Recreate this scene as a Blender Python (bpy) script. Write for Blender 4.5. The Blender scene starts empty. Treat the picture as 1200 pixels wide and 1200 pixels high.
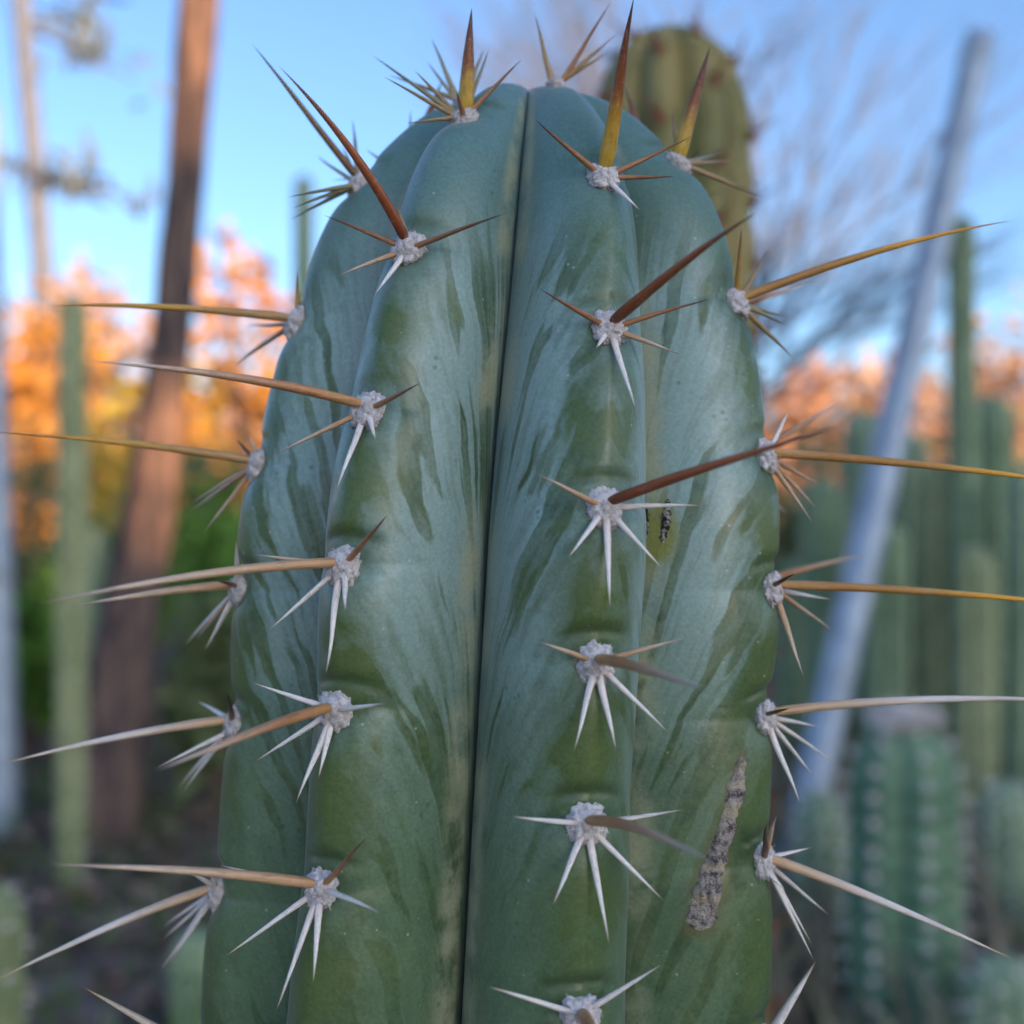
import bpy, bmesh, math, random
import numpy as np
from mathutils import Vector, noise as mnoise

R_ = math.radians
random.seed(7)
rng = np.random.default_rng(7)
scene = bpy.context.scene
COL = scene.collection

# ------------------------------------------------------------------ camera
CAM_Z = 1.2
F = 1347.0                      # focal length in pixels of a 1200 px wide picture
cam_d = bpy.data.cameras.new('camera')
cam_d.sensor_width = 36.0
cam_d.lens = 36.0 * F / 1200.0
cam_d.clip_start = 0.01
cam_d.clip_end = 2000.0
cam_d.dof.use_dof = True
cam_d.dof.focus_distance = 0.206
cam_d.dof.aperture_fstop = 10.0
cam = bpy.data.objects.new('camera', cam_d)
cam.location = (0, 0, CAM_Z)
cam.rotation_euler = (R_(90), 0, 0)
COL.objects.link(cam)
scene.camera = cam

# ------------------------------------------------------------------ sky and sun
SUN_AZ, SUN_EL = 142.0, 12.0     # azimuth clockwise from +Y: behind the camera, to its right
world = bpy.data.worlds.new('World')
scene.world = world
world.use_nodes = True
wn, wl = world.node_tree.nodes, world.node_tree.links
wn.clear()
sky = wn.new('ShaderNodeTexSky')
sky.sky_type = 'NISHITA'
sky.sun_disc = False
sky.sun_elevation = R_(SUN_EL)
sky.sun_rotation = R_(SUN_AZ)
sky.altitude = 0
sky.air_density = 0.8
sky.dust_density = 1.8
sky.ozone_density = 3.1
bg = wn.new('ShaderNodeBackground')
bg.inputs[1].default_value = 0.15
wo = wn.new('ShaderNodeOutputWorld')
wl.new(sky.outputs[0], bg.inputs[0])
wl.new(bg.outputs[0], wo.inputs[0])

sun_d = bpy.data.lights.new('sun', 'SUN')
sun_d.energy = 5.0
sun_d.angle = R_(0.5)
sun_d.color = (1.0, 0.57, 0.27)
sun = bpy.data.objects.new('sun', sun_d)
SUN_VEC = Vector((math.sin(R_(SUN_AZ)) * math.cos(R_(SUN_EL)), math.cos(R_(SUN_AZ)) * math.cos(R_(SUN_EL)), math.sin(R_(SUN_EL))))
sun.rotation_euler = SUN_VEC.to_track_quat('Z', 'Y').to_euler()
COL.objects.link(sun)

scene.view_settings.view_transform = 'Standard'
scene.view_settings.look = 'None'
scene.view_settings.gamma = 1.0
scene.view_settings.exposure = 1.38
scene.cycles.max_bounces = 4
scene.cycles.diffuse_bounces = 2
scene.cycles.adaptive_threshold = 0.02


# ------------------------------------------------------------------ small helpers
def at(px, py, depth):
    """the place that stands `depth` metres ahead, read off the 1200 px photograph"""
    return Vector(((px - 600) / F * depth, depth, CAM_Z + (600 - py) / F * depth))


def tag(o, label=None, cat=None, group=None, kind=None):
    if label: o['label'] = label
    if cat: o['category'] = cat
    if group: o['group'] = group
    if kind: o['kind'] = kind
    return o


def empty(name, loc, label=None, cat=None, group=None):
    o = bpy.data.objects.new(name, None)
    o.location = loc
    o.empty_display_size = 0.05
    COL.objects.link(o)
    return tag(o, label, cat, group)


def link(name, me, mat=None, parent=None, loc=None):
    o = bpy.data.objects.new(name, me)
    if mat is not None and not me.materials:
        me.materials.append(mat)
    COL.objects.link(o)
    if parent: o.parent = parent
    if loc is not None: o.location = loc
    return o


def mesh(name, verts, faces, smooth=True):
    me = bpy.data.meshes.new(name)
    me.from_pydata([tuple(v) for v in verts], [], faces)
    if smooth:
        me.polygons.foreach_set('use_smooth', [True] * len(me.polygons))
    me.update()
    return me


def tri_mesh(name, V, Fc, smooth=False):
    """fast mesh from numpy arrays, faces all of one size"""
    me = bpy.data.meshes.new(name)
    k = Fc.shape[1]
    me.vertices.add(len(V)); me.loops.add(Fc.size); me.polygons.add(len(Fc))
    me.vertices.foreach_set('co', np.ascontiguousarray(V, dtype=np.float32).ravel())
    me.loops.foreach_set('vertex_index', np.ascontiguousarray(Fc, dtype=np.int32).ravel())
    me.polygons.foreach_set('loop_start', np.arange(0, Fc.size, k, dtype=np.int32))
    me.polygons.foreach_set('loop_total', np.full(len(Fc), k, dtype=np.int32))
    if smooth:
        me.polygons.foreach_set('use_smooth', np.ones(len(Fc), dtype=bool))
    me.update(calc_edges=True)
    me.validate()
    return me


class N:
    """node-tree helper"""
    def __init__(s, name):
        s.m = bpy.data.materials.new(name)
        s.m.use_nodes = True
        s.t = s.m.node_tree
        s.t.nodes.clear()
        s.out = s.t.nodes.new('ShaderNodeOutputMaterial')

    def n(s, typ, **kw):
        nd = s.t.nodes.new('ShaderNode' + typ)
        for k, v in kw.items():
            if k.startswith('i_'):
                key = k[2:]
                sock = nd.inputs[int(key)] if key.isdigit() else nd.inputs[key.replace('_', ' ')]
                if isinstance(v, bpy.types.NodeSocket): s.t.links.new(v, sock)
                else: sock.default_value = v
            else:
                setattr(nd, k, v)
        return nd

    def math(s, op, a, b=0.0, clamp=False):
        nd = s.t.nodes.new('ShaderNodeMath'); nd.operation = op; nd.use_clamp = clamp
        for i, v in enumerate((a, b)):
            if isinstance(v, bpy.types.NodeSocket): s.t.links.new(v, nd.inputs[i])
            else: nd.inputs[i].default_value = v
        return nd.outputs[0]

    def ss(s, v, lo, hi, a=0.0, b=1.0):
        nd = s.t.nodes.new('ShaderNodeMapRange'); nd.interpolation_type = 'SMOOTHSTEP'
        s.t.links.new(v, nd.inputs[0])
        for i, q in enumerate((lo, hi, a, b)): nd.inputs[i + 1].default_value = q
        return nd.outputs[0]

    def mix(s, fac, a, b, mode='MIX'):
        nd = s.t.nodes.new('ShaderNodeMix'); nd.data_type = 'RGBA'; nd.blend_type = mode
        for ix, v in ((0, fac), (6, a), (7, b)):
            sock = nd.inputs[ix]
            if isinstance(v, bpy.types.NodeSocket): s.t.links.new(v, sock)
            elif ix == 0: sock.default_value = v
            else: sock.default_value = (*v, 1)
        return nd.outputs[2]

    def noise(s, vec, scale, detail=3, rough=.55, dist=0.0):
        nd = s.n('TexNoise'); nd.inputs['Scale'].default_value = scale
        nd.inputs['Detail'].default_value = detail; nd.inputs['Roughness'].default_value = rough
        nd.inputs['Distortion'].default_value = dist
        if vec is not None: s.t.links.new(vec, nd.inputs['Vector'])
        return nd.outputs[0]

    def obj(s): return s.n('TexCoord').outputs['Object']
    def attr(s, name): return s.n('Attribute', attribute_name=name)

    def ramp(s, fac, stops):
        nd = s.n('ValToRGB'); s.t.links.new(fac, nd.inputs[0])
        el = nd.color_ramp.elements
        while len(el) < len(stops): el.new(0.5)
        for e, (p, c) in zip(el, stops): e.position = p; e.color = (*c, 1)
        return nd.outputs[0]

    def finish(s, color, rough=.6, bump=None, bump_d=.001, bump_s=.5, spec=.4, **kw):
        p = s.n('BsdfPrincipled')
        for sock, v in (('Base Color', color), ('Roughness', rough), ('Specular IOR Level', spec)):
            if isinstance(v, bpy.types.NodeSocket): s.t.links.new(v, p.inputs[sock])
            elif sock == 'Base Color': p.inputs[sock].default_value = (*v, 1)
            else: p.inputs[sock].default_value = v
        for k, v in kw.items(): p.inputs[k.replace('_', ' ')].default_value = v
        if bump is not None:
            b = s.n('Bump'); b.inputs['Strength'].default_value = bump_s; b.inputs['Distance'].default_value = bump_d
            s.t.links.new(bump, b.inputs['Height']); s.t.links.new(b.outputs[0], p.inputs['Normal'])
        s.t.links.new(p.outputs[0], s.out.inputs[0])
        return s.m


def leaf_mat(name, cols, scale, trans=.35):
    """foliage: clumps of several colours, light passing through the leaves"""
    t = N(name)
    f = t.noise(t.obj(), scale, 3)
    c = t.ramp(f, [(.3 + .4 * i / max(1, len(cols) - 1), c) for i, c in enumerate(cols)])
    d = t.n('BsdfDiffuse'); tr = t.n('BsdfTranslucent'); mx = t.n('MixShader'); mx.inputs[0].default_value = trans
    t.t.links.new(c, d.inputs[0]); t.t.links.new(c, tr.inputs[0])
    t.t.links.new(d.outputs[0], mx.inputs[1]); t.t.links.new(tr.outputs[0], mx.inputs[2])
    t.t.links.new(mx.outputs[0], t.out.inputs[0])
    return t.m


def two_tone(name, a, b, scale, rough=.8, bump_d=.01, spec=.3, stretch=None):
    t = N(name)
    v = t.obj()
    if stretch:
        mp = t.n('Mapping'); t.t.links.new(v, mp.inputs[0]); mp.inputs['Scale'].default_value = stretch; v = mp.outputs[0]
    f = t.noise(v, scale, 5, .65)
    return t.finish(t.mix(t.ss(f, .35, .65), a, b), rough, f, bump_d, .6, spec)

# ------------------------------------------------------------------ the ground
def ground_h(x, y):
    return 0.03 * mnoise.noise(Vector((x * .7, y * .7, 0))) + 0.05 * mnoise.noise(Vector((x * .15, y * .15, 3)))


t = N('mulch_soil')
v = t.obj()
f1, f2, f3 = t.noise(v, 2.2, 5), t.noise(v, 14, 6, .7), t.noise(v, .5, 3)
c = t.mix(t.ss(f2, .35, .65), (.06, .045, .040), (.20, .150, .125))
c = t.mix(t.ss(f1, .50, .68), c, (.30, .235, .21))
c = t.mix(t.ss(f3, .52, .66), c, (.09, .12, .055))
M_SOIL = t.finish(c, .95, f2, .03, .8, .1)

gx = np.concatenate([-np.geomspace(400, 12, 14), np.linspace(-11, 11, 90), np.geomspace(12, 400, 14)])
gy = np.concatenate([-np.geomspace(400, 6, 14), np.linspace(-5, 16, 90), np.geomspace(17, 400, 14)])
V = [(x, y, ground_h(x, y) if abs(x) < 30 and -20 < y < 40 else 0) for y in gy for x in gx]
nx = len(gx)
Fc = [(j * nx + i, j * nx + i + 1, (j + 1) * nx + i + 1, (j + 1) * nx + i) for j in range(len(gy) - 1) for i in range(nx - 1)]
tag(link('ground', mesh('ground', V, Fc), M_SOIL), kind='structure')


# ------------------------------------------------------------------ foliage and wood builders
def leaf_cloud(name, blobs, n, size, mat, parent, kind=None, flat=0.0, aspect=1.7):
    """n leaf-sized faces spread through several lumpy ellipsoids (centre, radii)"""
    w = np.array([b[1][0] * b[1][1] * b[1][2] for b in blobs]); w = w / w.sum()
    pick = rng.choice(len(blobs), n, p=w)
    C = np.array([tuple(b[0]) for b in blobs])[pick]; Rr = np.array([b[1] for b in blobs])[pick]
    d = rng.normal(size=(n, 3)); d /= np.linalg.norm(d, axis=1)[:, None]
    rad = rng.uniform(.25, 1.0, n) ** .6 * (1 + .16 * np.sin(d[:, 0] * 7 + pick) + .16 * np.cos(d[:, 2] * 9 + pick * 2))
    P = C + d * Rr * rad[:, None]
    a = rng.normal(size=(n, 3)); a[:, 2] *= (1 - flat); a /= np.linalg.norm(a, axis=1)[:, None]
    b = np.cross(a, rng.normal(size=(n, 3))); b /= np.linalg.norm(b, axis=1)[:, None]
    s = (size * rng.uniform(.55, 1.3, n))[:, None]
    a, b = a * s * aspect * .5, b * s * .5
    Vv = np.stack([P - a, P - b * .8 + a * .1, P + a, P + b * .8 + a * .1], 1).reshape(-1, 3)
    o = link(name, tri_mesh(name, Vv, np.arange(4 * n).reshape(n, 4)), mat, parent)
    if kind: o['kind'] = kind
    return o


def tube_arrays(pts, radii, seg=8, base=0, cap=False):
    """rings around a polyline: verts, quads"""
    pts = np.array([tuple(p) for p in pts], float); V, Q = [], []
    for i, p in enumerate(pts):
        d = pts[min(i + 1, len(pts) - 1)] - pts[max(i - 1, 0)]
        d /= np.linalg.norm(d) + 1e-12
        ref = np.array([0, 1., .1]) if abs(d[1]) < .8 else np.array([1., 0, .1])
        a = np.cross(d, ref); a /= np.linalg.norm(a); b = np.cross(d, a)
        for k in range(seg):
            w = 2 * math.pi * k / seg
            V.append(p + radii[i] * (math.cos(w) * a + math.sin(w) * b))
    for i in range(len(pts) - 1):
        for k in range(seg):
            k2 = (k + 1) % seg
            Q.append((base + i * seg + k, base + i * seg + k2, base + (i + 1) * seg + k2, base + (i + 1) * seg + k))
    return V, Q


class Tubes:
    def __init__(s): s.V, s.Q = [], []
    def add(s, pts, radii, seg=6):
        v, q = tube_arrays(pts, radii, seg, len(s.V)); s.V += v; s.Q += q
    def build(s, name, mat, parent=None): return link(name, tri_mesh(name, np.array(s.V), np.array(s.Q), True), mat, parent)


def trunk_mesh(name, pts, radii, seg=20, rough=.06, fine=5.0):
    """a tapering trunk with furrowed bark, resampled smoothly along its polyline"""
    pts = np.array([tuple(p) for p in pts]); k = np.linspace(0, len(pts) - 1, 60)
    P = np.stack([np.interp(k, range(len(pts)), pts[:, j]) for j in range(3)], 1); rr = np.interp(k, range(len(pts)), radii)
    V, Q = tube_arrays(P, rr, seg)
    out = []
    for i, v in enumerate(V):
        c = P[i // seg]; d = v - c
        q = 1 + rough * mnoise.noise(Vector((v[0] * fine * 4, v[1] * fine * 4, v[2] * fine))) + rough * .6 * mnoise.noise(Vector((v[0] * fine * 14, v[1] * fine * 14, v[2] * fine * 2)))
        out.append(c + d * q)
    return tri_mesh(name, np.array(out), np.array(Q), True)


M_BARK = two_tone('pine_bark', (.045, .040, .046), (.185, .122, .100), 6, .95, .03, .1, (3, 3, .6))
M_BARK_PALE = two_tone('pale_bark', (.09, .11, .16), (.16, .19, .26), 4, .95, .03, .1, (3, 3, .6))
M_TWIG = two_tone('grey_twig', (.11, .13, .18), (.18, .20, .25), 3, .9, .004, .1)
M_ORANGE = leaf_mat('orange_leaves', [(.42, .20, .06), (.58, .31, .085), (.64, .41, .15)], .9)
M_RUST = leaf_mat('rust_leaves', [(.36, .22, .15), (.54, .36, .22), (.62, .46, .30)], .8)
M_YELLOW = leaf_mat('yellow_leaves', [(.45, .34, .07), (.70, .55, .10), (.62, .58, .14)], .9)
M_PINKISH = leaf_mat('dry_brown_leaves', [(.30, .19, .15), (.46, .29, .21), (.50, .36, .24)], .7)
M_GREEN = leaf_mat('garden_leaves', [(.12, .16, .08), (.19, .25, .12), (.27, .32, .16)], 1.3)
M_BRIGHT = leaf_mat('bright_green_leaves', [(.10, .19, .04), (.16, .30, .06), (.26, .40, .09)], 2.0)
M_NEEDLE = leaf_mat('pine_needles', [(.10, .13, .12), (.15, .18, .16), (.20, .22, .19)], 1.5, .2)
M_HEDGE = leaf_mat('hedge_leaves', [(.02, .045, .015), (.035, .07, .02), (.05, .09, .03)], 1.5, .1)


def tree(name, base, height, spread, mat, label, cat='tree', group=None, leaves=3500, leaf=.22, bark=M_BARK, clear=.3, blobs=9):
    root = empty(name, base, label, cat, group)
    seed = random.random() * 9
    top = Vector((random.uniform(-.1, .1) * height, random.uniform(-.1, .1) * height, height * .8))
    r0 = height * .022
    link('trunk', trunk_mesh('trunk', [(0, 0, -.15), tuple(top * .5 + Vector((random.uniform(-.1, .1), 0, 0))), tuple(top)], [r0 * 1.3, r0 * .8, r0 * .2], 12), bark, root)
    bl, tb = [], Tubes()
    for i in range(blobs):
        a = i * 2.4 + seed; h = clear + (1 - clear) * (i + .5) / blobs
        w = spread * (.25 + .75 * math.sin(math.pi * min(1, .18 + (h - clear) / (1 - clear) * .78)))
        c = Vector((math.cos(a) * w * .55, math.sin(a) * w * .55, height * h * .93))
        rr = spread * random.uniform(.34, .55)
        bl.append((c, (rr, rr, rr * random.uniform(.7, 1.0))))
        s = top * max(.25, min(.9, h - .12))
        tb = Tubes(); tb.add([s, (s + c) * .5 + Vector((0, 0, .1)), c], [r0 * .5, r0 * .3, r0 * .1], 6); tb.build('limb', bark, root)
    leaf_cloud('crown', bl, leaves, leaf, mat, root)
    return root


def bush(name, base, w, h, mat, label, group=None, leaves=1500, leaf=.06, bark=M_BARK):
    root = empty(name, base, label, 'bush', group)
    tb, bl = Tubes(), []
    for i in range(7):
        a = i * 2.4 + random.random(); q = random.uniform(.15, .6) * w
        c = Vector((math.cos(a) * q, math.sin(a) * q, h * random.uniform(.35, .8)))
        bl.append((c, (w * .42, w * .42, h * random.uniform(.22, .36))))
        tb = Tubes(); tb.add([(0, 0, -.02), c * .6, c], [.018, .012, .005], 5); tb.build('stem', bark, root)
    leaf_cloud('foliage', bl, leaves, leaf, mat, root)
    return root


# ------------------------------------------------------------------ added hedge, never in view: shaped to block the low sun over the garden
def hedge():
    sd = Vector((SUN_VEC.x, SUN_VEC.y, 0)).normalized(); lat = Vector((-sd.y, sd.x, 0))
    root = empty('sun_block_hedge', sd * 22, 'added out-of-view evergreen hedge shaped to block the low sun', 'hedge')
    root.rotation_euler = (0, 0, math.atan2(lat.y, lat.x))
    LAT0 = HEDGE_GAP
    blocks = [(-2.6, LAT0 - .24, -.1, HEDGE_H), (LAT0 + .24, 8.5, -.1, HEDGE_H + .9), (LAT0 - .24, LAT0 + .24, -.1, HEDGE_LO), (LAT0 - .24, LAT0 + .24, HEDGE_HI, HEDGE_H)]  # window aims sun at the trunk, taller block keeps it off the pipe
    V, Q = [], []
    for (x0, x1, z0, z1) in blocks:
        b = len(V)
        V += [(x, y, z) for z in (z0, z1) for (x, y) in ((x0, -.7), (x1, -.7), (x1, .7), (x0, .7))]
        Q += [tuple(b + i for i in q) for q in ((3, 2, 1, 0), (4, 5, 6, 7), (0, 1, 5, 4), (1, 2, 6, 5), (2, 3, 7, 6), (3, 0, 4, 7))]
    link('branches', tri_mesh('branches', np.array(V), np.array(Q)), M_HEDGE, root)  # solid boxes rather than branches, so no sun leaks through
    n = 9000
    x = rng.uniform(-2.8, 8.7, n); z = rng.uniform(0, HEDGE_H + .15, n); y = np.where(rng.random(n) < .5, -.75, .75) + rng.normal(0, .12, n)
    keep = ~((abs(x - LAT0) < .34) & (z > HEDGE_LO - .1) & (z < HEDGE_HI + .1)); P = np.stack([x, y, z], 1)[keep]; n = len(P)
    a = rng.normal(size=(n, 3)) * .09; c = rng.normal(size=(n, 3)) * .07
    Vv = np.stack([P - a, P - c, P + a, P + c], 1).reshape(-1, 3)
    o = link('foliage', tri_mesh('foliage', Vv, np.arange(4 * n).reshape(n, 4)), M_HEDGE, root)
    o['kind'] = 'stuff'


tan_e = math.tan(R_(SUN_EL)); _sd = Vector((SUN_VEC.x, SUN_VEC.y, 0)).normalized(); _lat = Vector((-_sd.y, _sd.x, 0))
TR = at(190, 565, 4.25)                       # near trunk, sun let onto it through the gap in the added hedge
_run = 22 - Vector((TR.x, TR.y, 0)).dot(_sd)
HEDGE_GAP = Vector((TR.x, TR.y, 0)).dot(_lat) + .14
HEDGE_LO, HEDGE_HI, HEDGE_H = .92 + _run * tan_e, 1.80 + _run * tan_e, 2.35 + _run * tan_e
hedge()

# ------------------------------------------------------------------ far woods and autumn trees
woods = []
for i in range(60):
    a = R_(-62 + 124 * i / 59) ; d = random.uniform(46, 60); h = random.uniform(5.0, 8.5)
    woods.append((Vector((math.sin(a) * d, math.cos(a) * d, h * .45)), (random.uniform(2, 3.5), random.uniform(2, 3), h * .5)))
tag(leaf_cloud('far_woods', woods, 22000, .5, M_PINKISH, None), 'brownish far-off woods along the horizon', 'woods', kind='stuff')

FT = [  # px, depth, top px, spread, material, label
    (285, 19, 285, 1.9, M_ORANGE, 'tall bright orange autumn tree just right of the leaning trunk'),
    (120, 23, 330, 2.0, M_RUST, 'rust-coloured autumn tree between the pale pine and the leaning trunk'),
    (20, 17, 385, 1.8, M_ORANGE, 'low orange autumn tree behind the pale blue-grey pole'),
    (345, 24, 360, 2.2, M_RUST, 'rust autumn tree behind the slim far cactus beside the big stem'),
    (85, 34, 292, 3.0, M_PINKISH, 'dull pink-brown tree far off behind the pale pine'),
    (215, 21, 420, 1.6, M_YELLOW, 'small yellow autumn tree behind the leaning trunk'),
    (1175, 26, 372, 2.6, M_RUST, 'rusty brown tree behind the tall slim cactus and the pipe'),
    (940, 22, 425, 1.5, M_PINKISH, 'dark brownish small tree seen between the big stem and the pipe'),
    (1030, 30, 425, 2.2, M_RUST, 'far rusty tree directly behind the leaning pipe'),
    (480, 25, 400, 2.4, M_RUST, 'rusty tree hidden behind the big blue-green stem'),
    (700, 28, 400, 2.4, M_PINKISH, 'brown tree hidden behind the olive cactus'),
    (-60, 24, 330, 2.4, M_RUST, 'rusty tree beyond the pale blue-grey pole'),
    (1270, 22, 400, 2.2, M_PINKISH, 'brown tree beyond the cactus group by the pipe'),
]
for (px, d, ty, sp, m, lab) in FT:
    p = at(px, ty, d)
    tree('autumn_tree', (p.x, p.y, 0), p.z, sp, m, lab, 'tree', 'autumn trees at the end of the garden', 850, .24, clear=.12)

BS = [  # px, depth, top py, half width m, material
    (40, 8.5, 520, .8, M_GREEN, 'dark green bush behind the slim cactus and the pole'),
    (125, 7.0, 575, .5, M_BRIGHT, 'bright green bush between the slim cactus and the leaning trunk'),
    (240, 8.0, 505, .75, M_GREEN, 'green bush between the leaning trunk and the big stem'),
    (265, 6.2, 560, .45, M_BRIGHT, 'bright green shrub right beside the leaning trunk'),
    (128, 10.5, 500, .45, M_YELLOW, 'small yellow bush behind the bright green one'),
    (30, 5.6, 690, .5, M_BRIGHT, 'low bright green bush at the foot of the pole'),
    (250, 4.6, 700, .35, M_GREEN, 'low dark green shrub beside the foot of the leaning trunk'),
    (930, 8.5, 560, .5, M_GREEN, 'dark green bush between the big stem and the pipe'),
    (1000, 9.5, 500, .9, M_GREEN, 'broad green bush behind the pipe'),
    (1150, 9.0, 500, 1.1, M_GREEN, 'broad green bush behind the cactus group'),
    (500, 8.0, 560, .9, M_GREEN, 'green bush hidden behind the big blue-green stem'),
    (720, 8.5, 560, .9, M_GREEN, 'green bush hidden behind the olive cactus'),
]
for (px, d, ty, w, m, lab) in BS:
    p = at(px, ty, d)
    bush('garden_bush', (p.x, p.y, 0), w, p.z, m, lab, 'bushes in the garden', 1000, .075)

# ------------------------------------------------------------------ the leaning pine trunk
base = Vector((at(112, 980, 4.25).x, 4.25, 0))
pt_ = empty('pine_tree', base, 'leaning dark pine trunk partly lit orange by the sun', 'tree')
path = [at(108, 1000, 4.25), at(140, 790, 4.25), at(174, 600, 4.25), at(200, 400, 4.25), at(218, 200, 4.25), at(233, 0, 4.25), at(262, -420, 4.3), at(268, -1000, 4.4)]
path = [p - base for p in path]; path[0].z = -.1
link('trunk', trunk_mesh('trunk', path, [.165, .115, .092, .074, .070, .076, .06, .02], 28, .10, 4), M_BARK, pt_)
tb, bl = Tubes(), []
for i in range(9):
    s = path[5].lerp(path[7], .25 + .08 * i); a = i * 2.4
    e = s + Vector((math.cos(a) * 1.1, math.sin(a) * 1.1 + .5, .45))
    tb = Tubes(); tb.add([s, (s + e) / 2 + Vector((0, 0, .1)), e], [.03, .018, .006]); tb.build('limb', M_BARK, pt_); bl.append((e, (.5, .5, .28)))
leaf_cloud('crown', bl, 2600, .10, M_NEEDLE, pt_, aspect=4)

# ------------------------------------------------------------------ the pale pine farther off
D2 = 26.0
b2 = Vector((at(60, 600, D2).x, D2, 0))
pp = empty('pine_tree', b2, 'slender pale pine with drooping blurred branches, beyond the pole', 'tree')
path = [(0, 0, -.1)] + [tuple(at(x, y, D2) - b2) for x, y in ((58, 450), (48, 290), (38, 160), (24, 0), (10, -200), (4, -420))]
link('trunk', trunk_mesh('trunk', path, [.36, .30, .25, .23, .22, .16, .04], 14, .06, 1), M_BARK_PALE, pp)
tb, bl = Tubes(), []
for (x0, y0, x1, y1, dy) in ((30, 20, 95, 45, .3), (28, 30, 160, 95, -.4), (46, 215, 150, 228, .3), (44, 205, -40, 190, .2), (46, 230, 95, 190, -.3), (22, -40, 120, 15, .6), (20, -60, -60, 20, 0), (14, -150, 110, -130, .4), (10, -200, -80, -170, -.4)):
    s = at(x0, y0, D2) - b2; e = at(x1, y1, D2 + dy) - b2
    tb = Tubes(); tb.add([s, (s + e) / 2 + Vector((0, 0, .08)), e], [.09, .06, .02]); tb.build('limb', M_BARK_PALE, pp)
    for k in (.35, .6, .85, 1): bl.append((s.lerp(e, k) + Vector((0, 0, random.uniform(-.2, .24))), (.85, .85, .45)))
leaf_cloud('crown', bl, 230, .22, M_NEEDLE, pp, aspect=4)

# ------------------------------------------------------------------ the bare feathery tree against the sky
D3 = 9.0
b3 = Vector((at(800, 600, D3).x, D3, 0))
bt = empty('bare_tree', b3, 'bare tree of fine grey twigs fanning out behind the olive cactus', 'tree')
tb = Tubes()
tk = [Vector((0, 0, -.1)), Vector((.05, 0, 1.2)), Vector((0, 0, 2.4))]
link('trunk', trunk_mesh('trunk', tk, [.11, .085, .05], 12, .05, 3), M_TWIG, bt)


def fan(s, d, ln, r, lev):
    e = s + d * ln
    tb.add([s, (s + e) / 2 + Vector((random.uniform(-.05, .05), random.uniform(-.05, .05), .03)) * ln, e], [r, r * .75, r * .45], 4)
    if lev == 0: return
    for k in range(4):
        q = d + Vector((random.gauss(0, .30), random.gauss(0, .30), random.gauss(.05, .2)))
        fan(s.lerp(e, random.uniform(.45, 1.0)), q.normalized(), ln * random.uniform(.55, .85), r * .55, lev - 1)


for i in range(22):
    a = random.uniform(-1, 1) * .80 + .26
    fan(tk[1].lerp(tk[2], random.random()), Vector((math.sin(a), random.uniform(-.5, .5), math.cos(a))).normalized(), random.uniform(1.1, 1.9), .024, 3)
tb.build('twigs', M_TWIG, bt)

SCAR_PATH = [(-.0465,-.305,.025),(-.049,-.32,.050),(-.054,-.345,.062),(-.057,-.37,.055),(-.061,-.40,.066),(-.065,-.44,.070),(-.069,-.485,.085),(-.073,-.52,.085),(-.0765,-.545,.08),(-.0785,-.55,.075)]
BLIS_PATH = [(.004,-.84,.03),(0,-.85,.055),(-.004,-.86,.055),(-.009,-.87,.03)]
PIT_PATHS = [[(.0025,-.79,.010),(-.0005,-.797,.022),(-.003,-.803,.024),(-.006,-.815,.012)],[(.001,-.90,.012),(-.003,-.905,.024),(-.0065,-.91,.014)]]
# ------------------------------------------------------------------ THE BIG CACTUS
AXIS_Y = .25
PROF = np.array([(-1.25, .060), (-.7, .064), (-.35, .0655), (-.2, .0650), (-.115, .0632), (-.096, .0622), (-.0436, .0592), (0, .0584), (.026, .0532), (.0436, .0487),
                 (.061, .0423), (.070, .0368), (.0785, .0284), (.0838, .022), (.0885, .013), (.0905, 0)])
# rib directions (degrees round the axis, 0 = towards the path) at several heights; they twist a little
RIB_SCALE = {'L': .962, 'R': .985}
RIBS = {
    'L': [(-.12, -76), (0, -75), (.04, -75), (.0675, -71), (.09, -66)],
    'A': [(-.12, -31.5), (-.0655, -30.8), (-.01, -30), (.018, -29.5), (.048, -26.2), (.077, -25.8), (.09, -24)],
    'B': [(-.12, 15), (-.053, 15.2), (0, 16.5), (.0325, 18.8), (.062, 21), (.09, 24)],
    'R': [(-.12, 60), (-.079, 61), (-.04, 62.8), (0, 64), (.0435, 66), (.0714, 65), (.09, 66)],
    'S': [(-.12, 105), (.09, 110)],
    'T': [(-.12, 150), (.09, 155)],
    'U': [(-.12, 194), (.09, 200)],
    'K': [(-.12, 239), (.09, 247)],
}
ORDER = ['L', 'A', 'B', 'R', 'S', 'T', 'U', 'K']


def ax_x(z): return -.00037 + .044 * np.maximum(z, -.35)


def rib_angle(k, z):
    a = RIBS[ORDER[k % 8]]
    o = 0
    for dz in (-.012, -.006, 0, .006, .012):
        o = o + np.interp(np.asarray(z) + dz, [p[0] for p in a], [p[1] for p in a])
    return o / 5 + 360 * (k // 8)


def lin_point(key, z):
    """the nominal areole point on a rib crest"""
    a = RIBS[key]; th = R_(float(np.interp(z, [p[0] for p in a], [p[1] for p in a]))); R = float(np.interp(z, PROF[:, 0], PROF[:, 1]))
    return Vector((ax_x(z) + R * math.sin(th), AXIS_Y - R * math.cos(th), z + CAM_Z))


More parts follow.
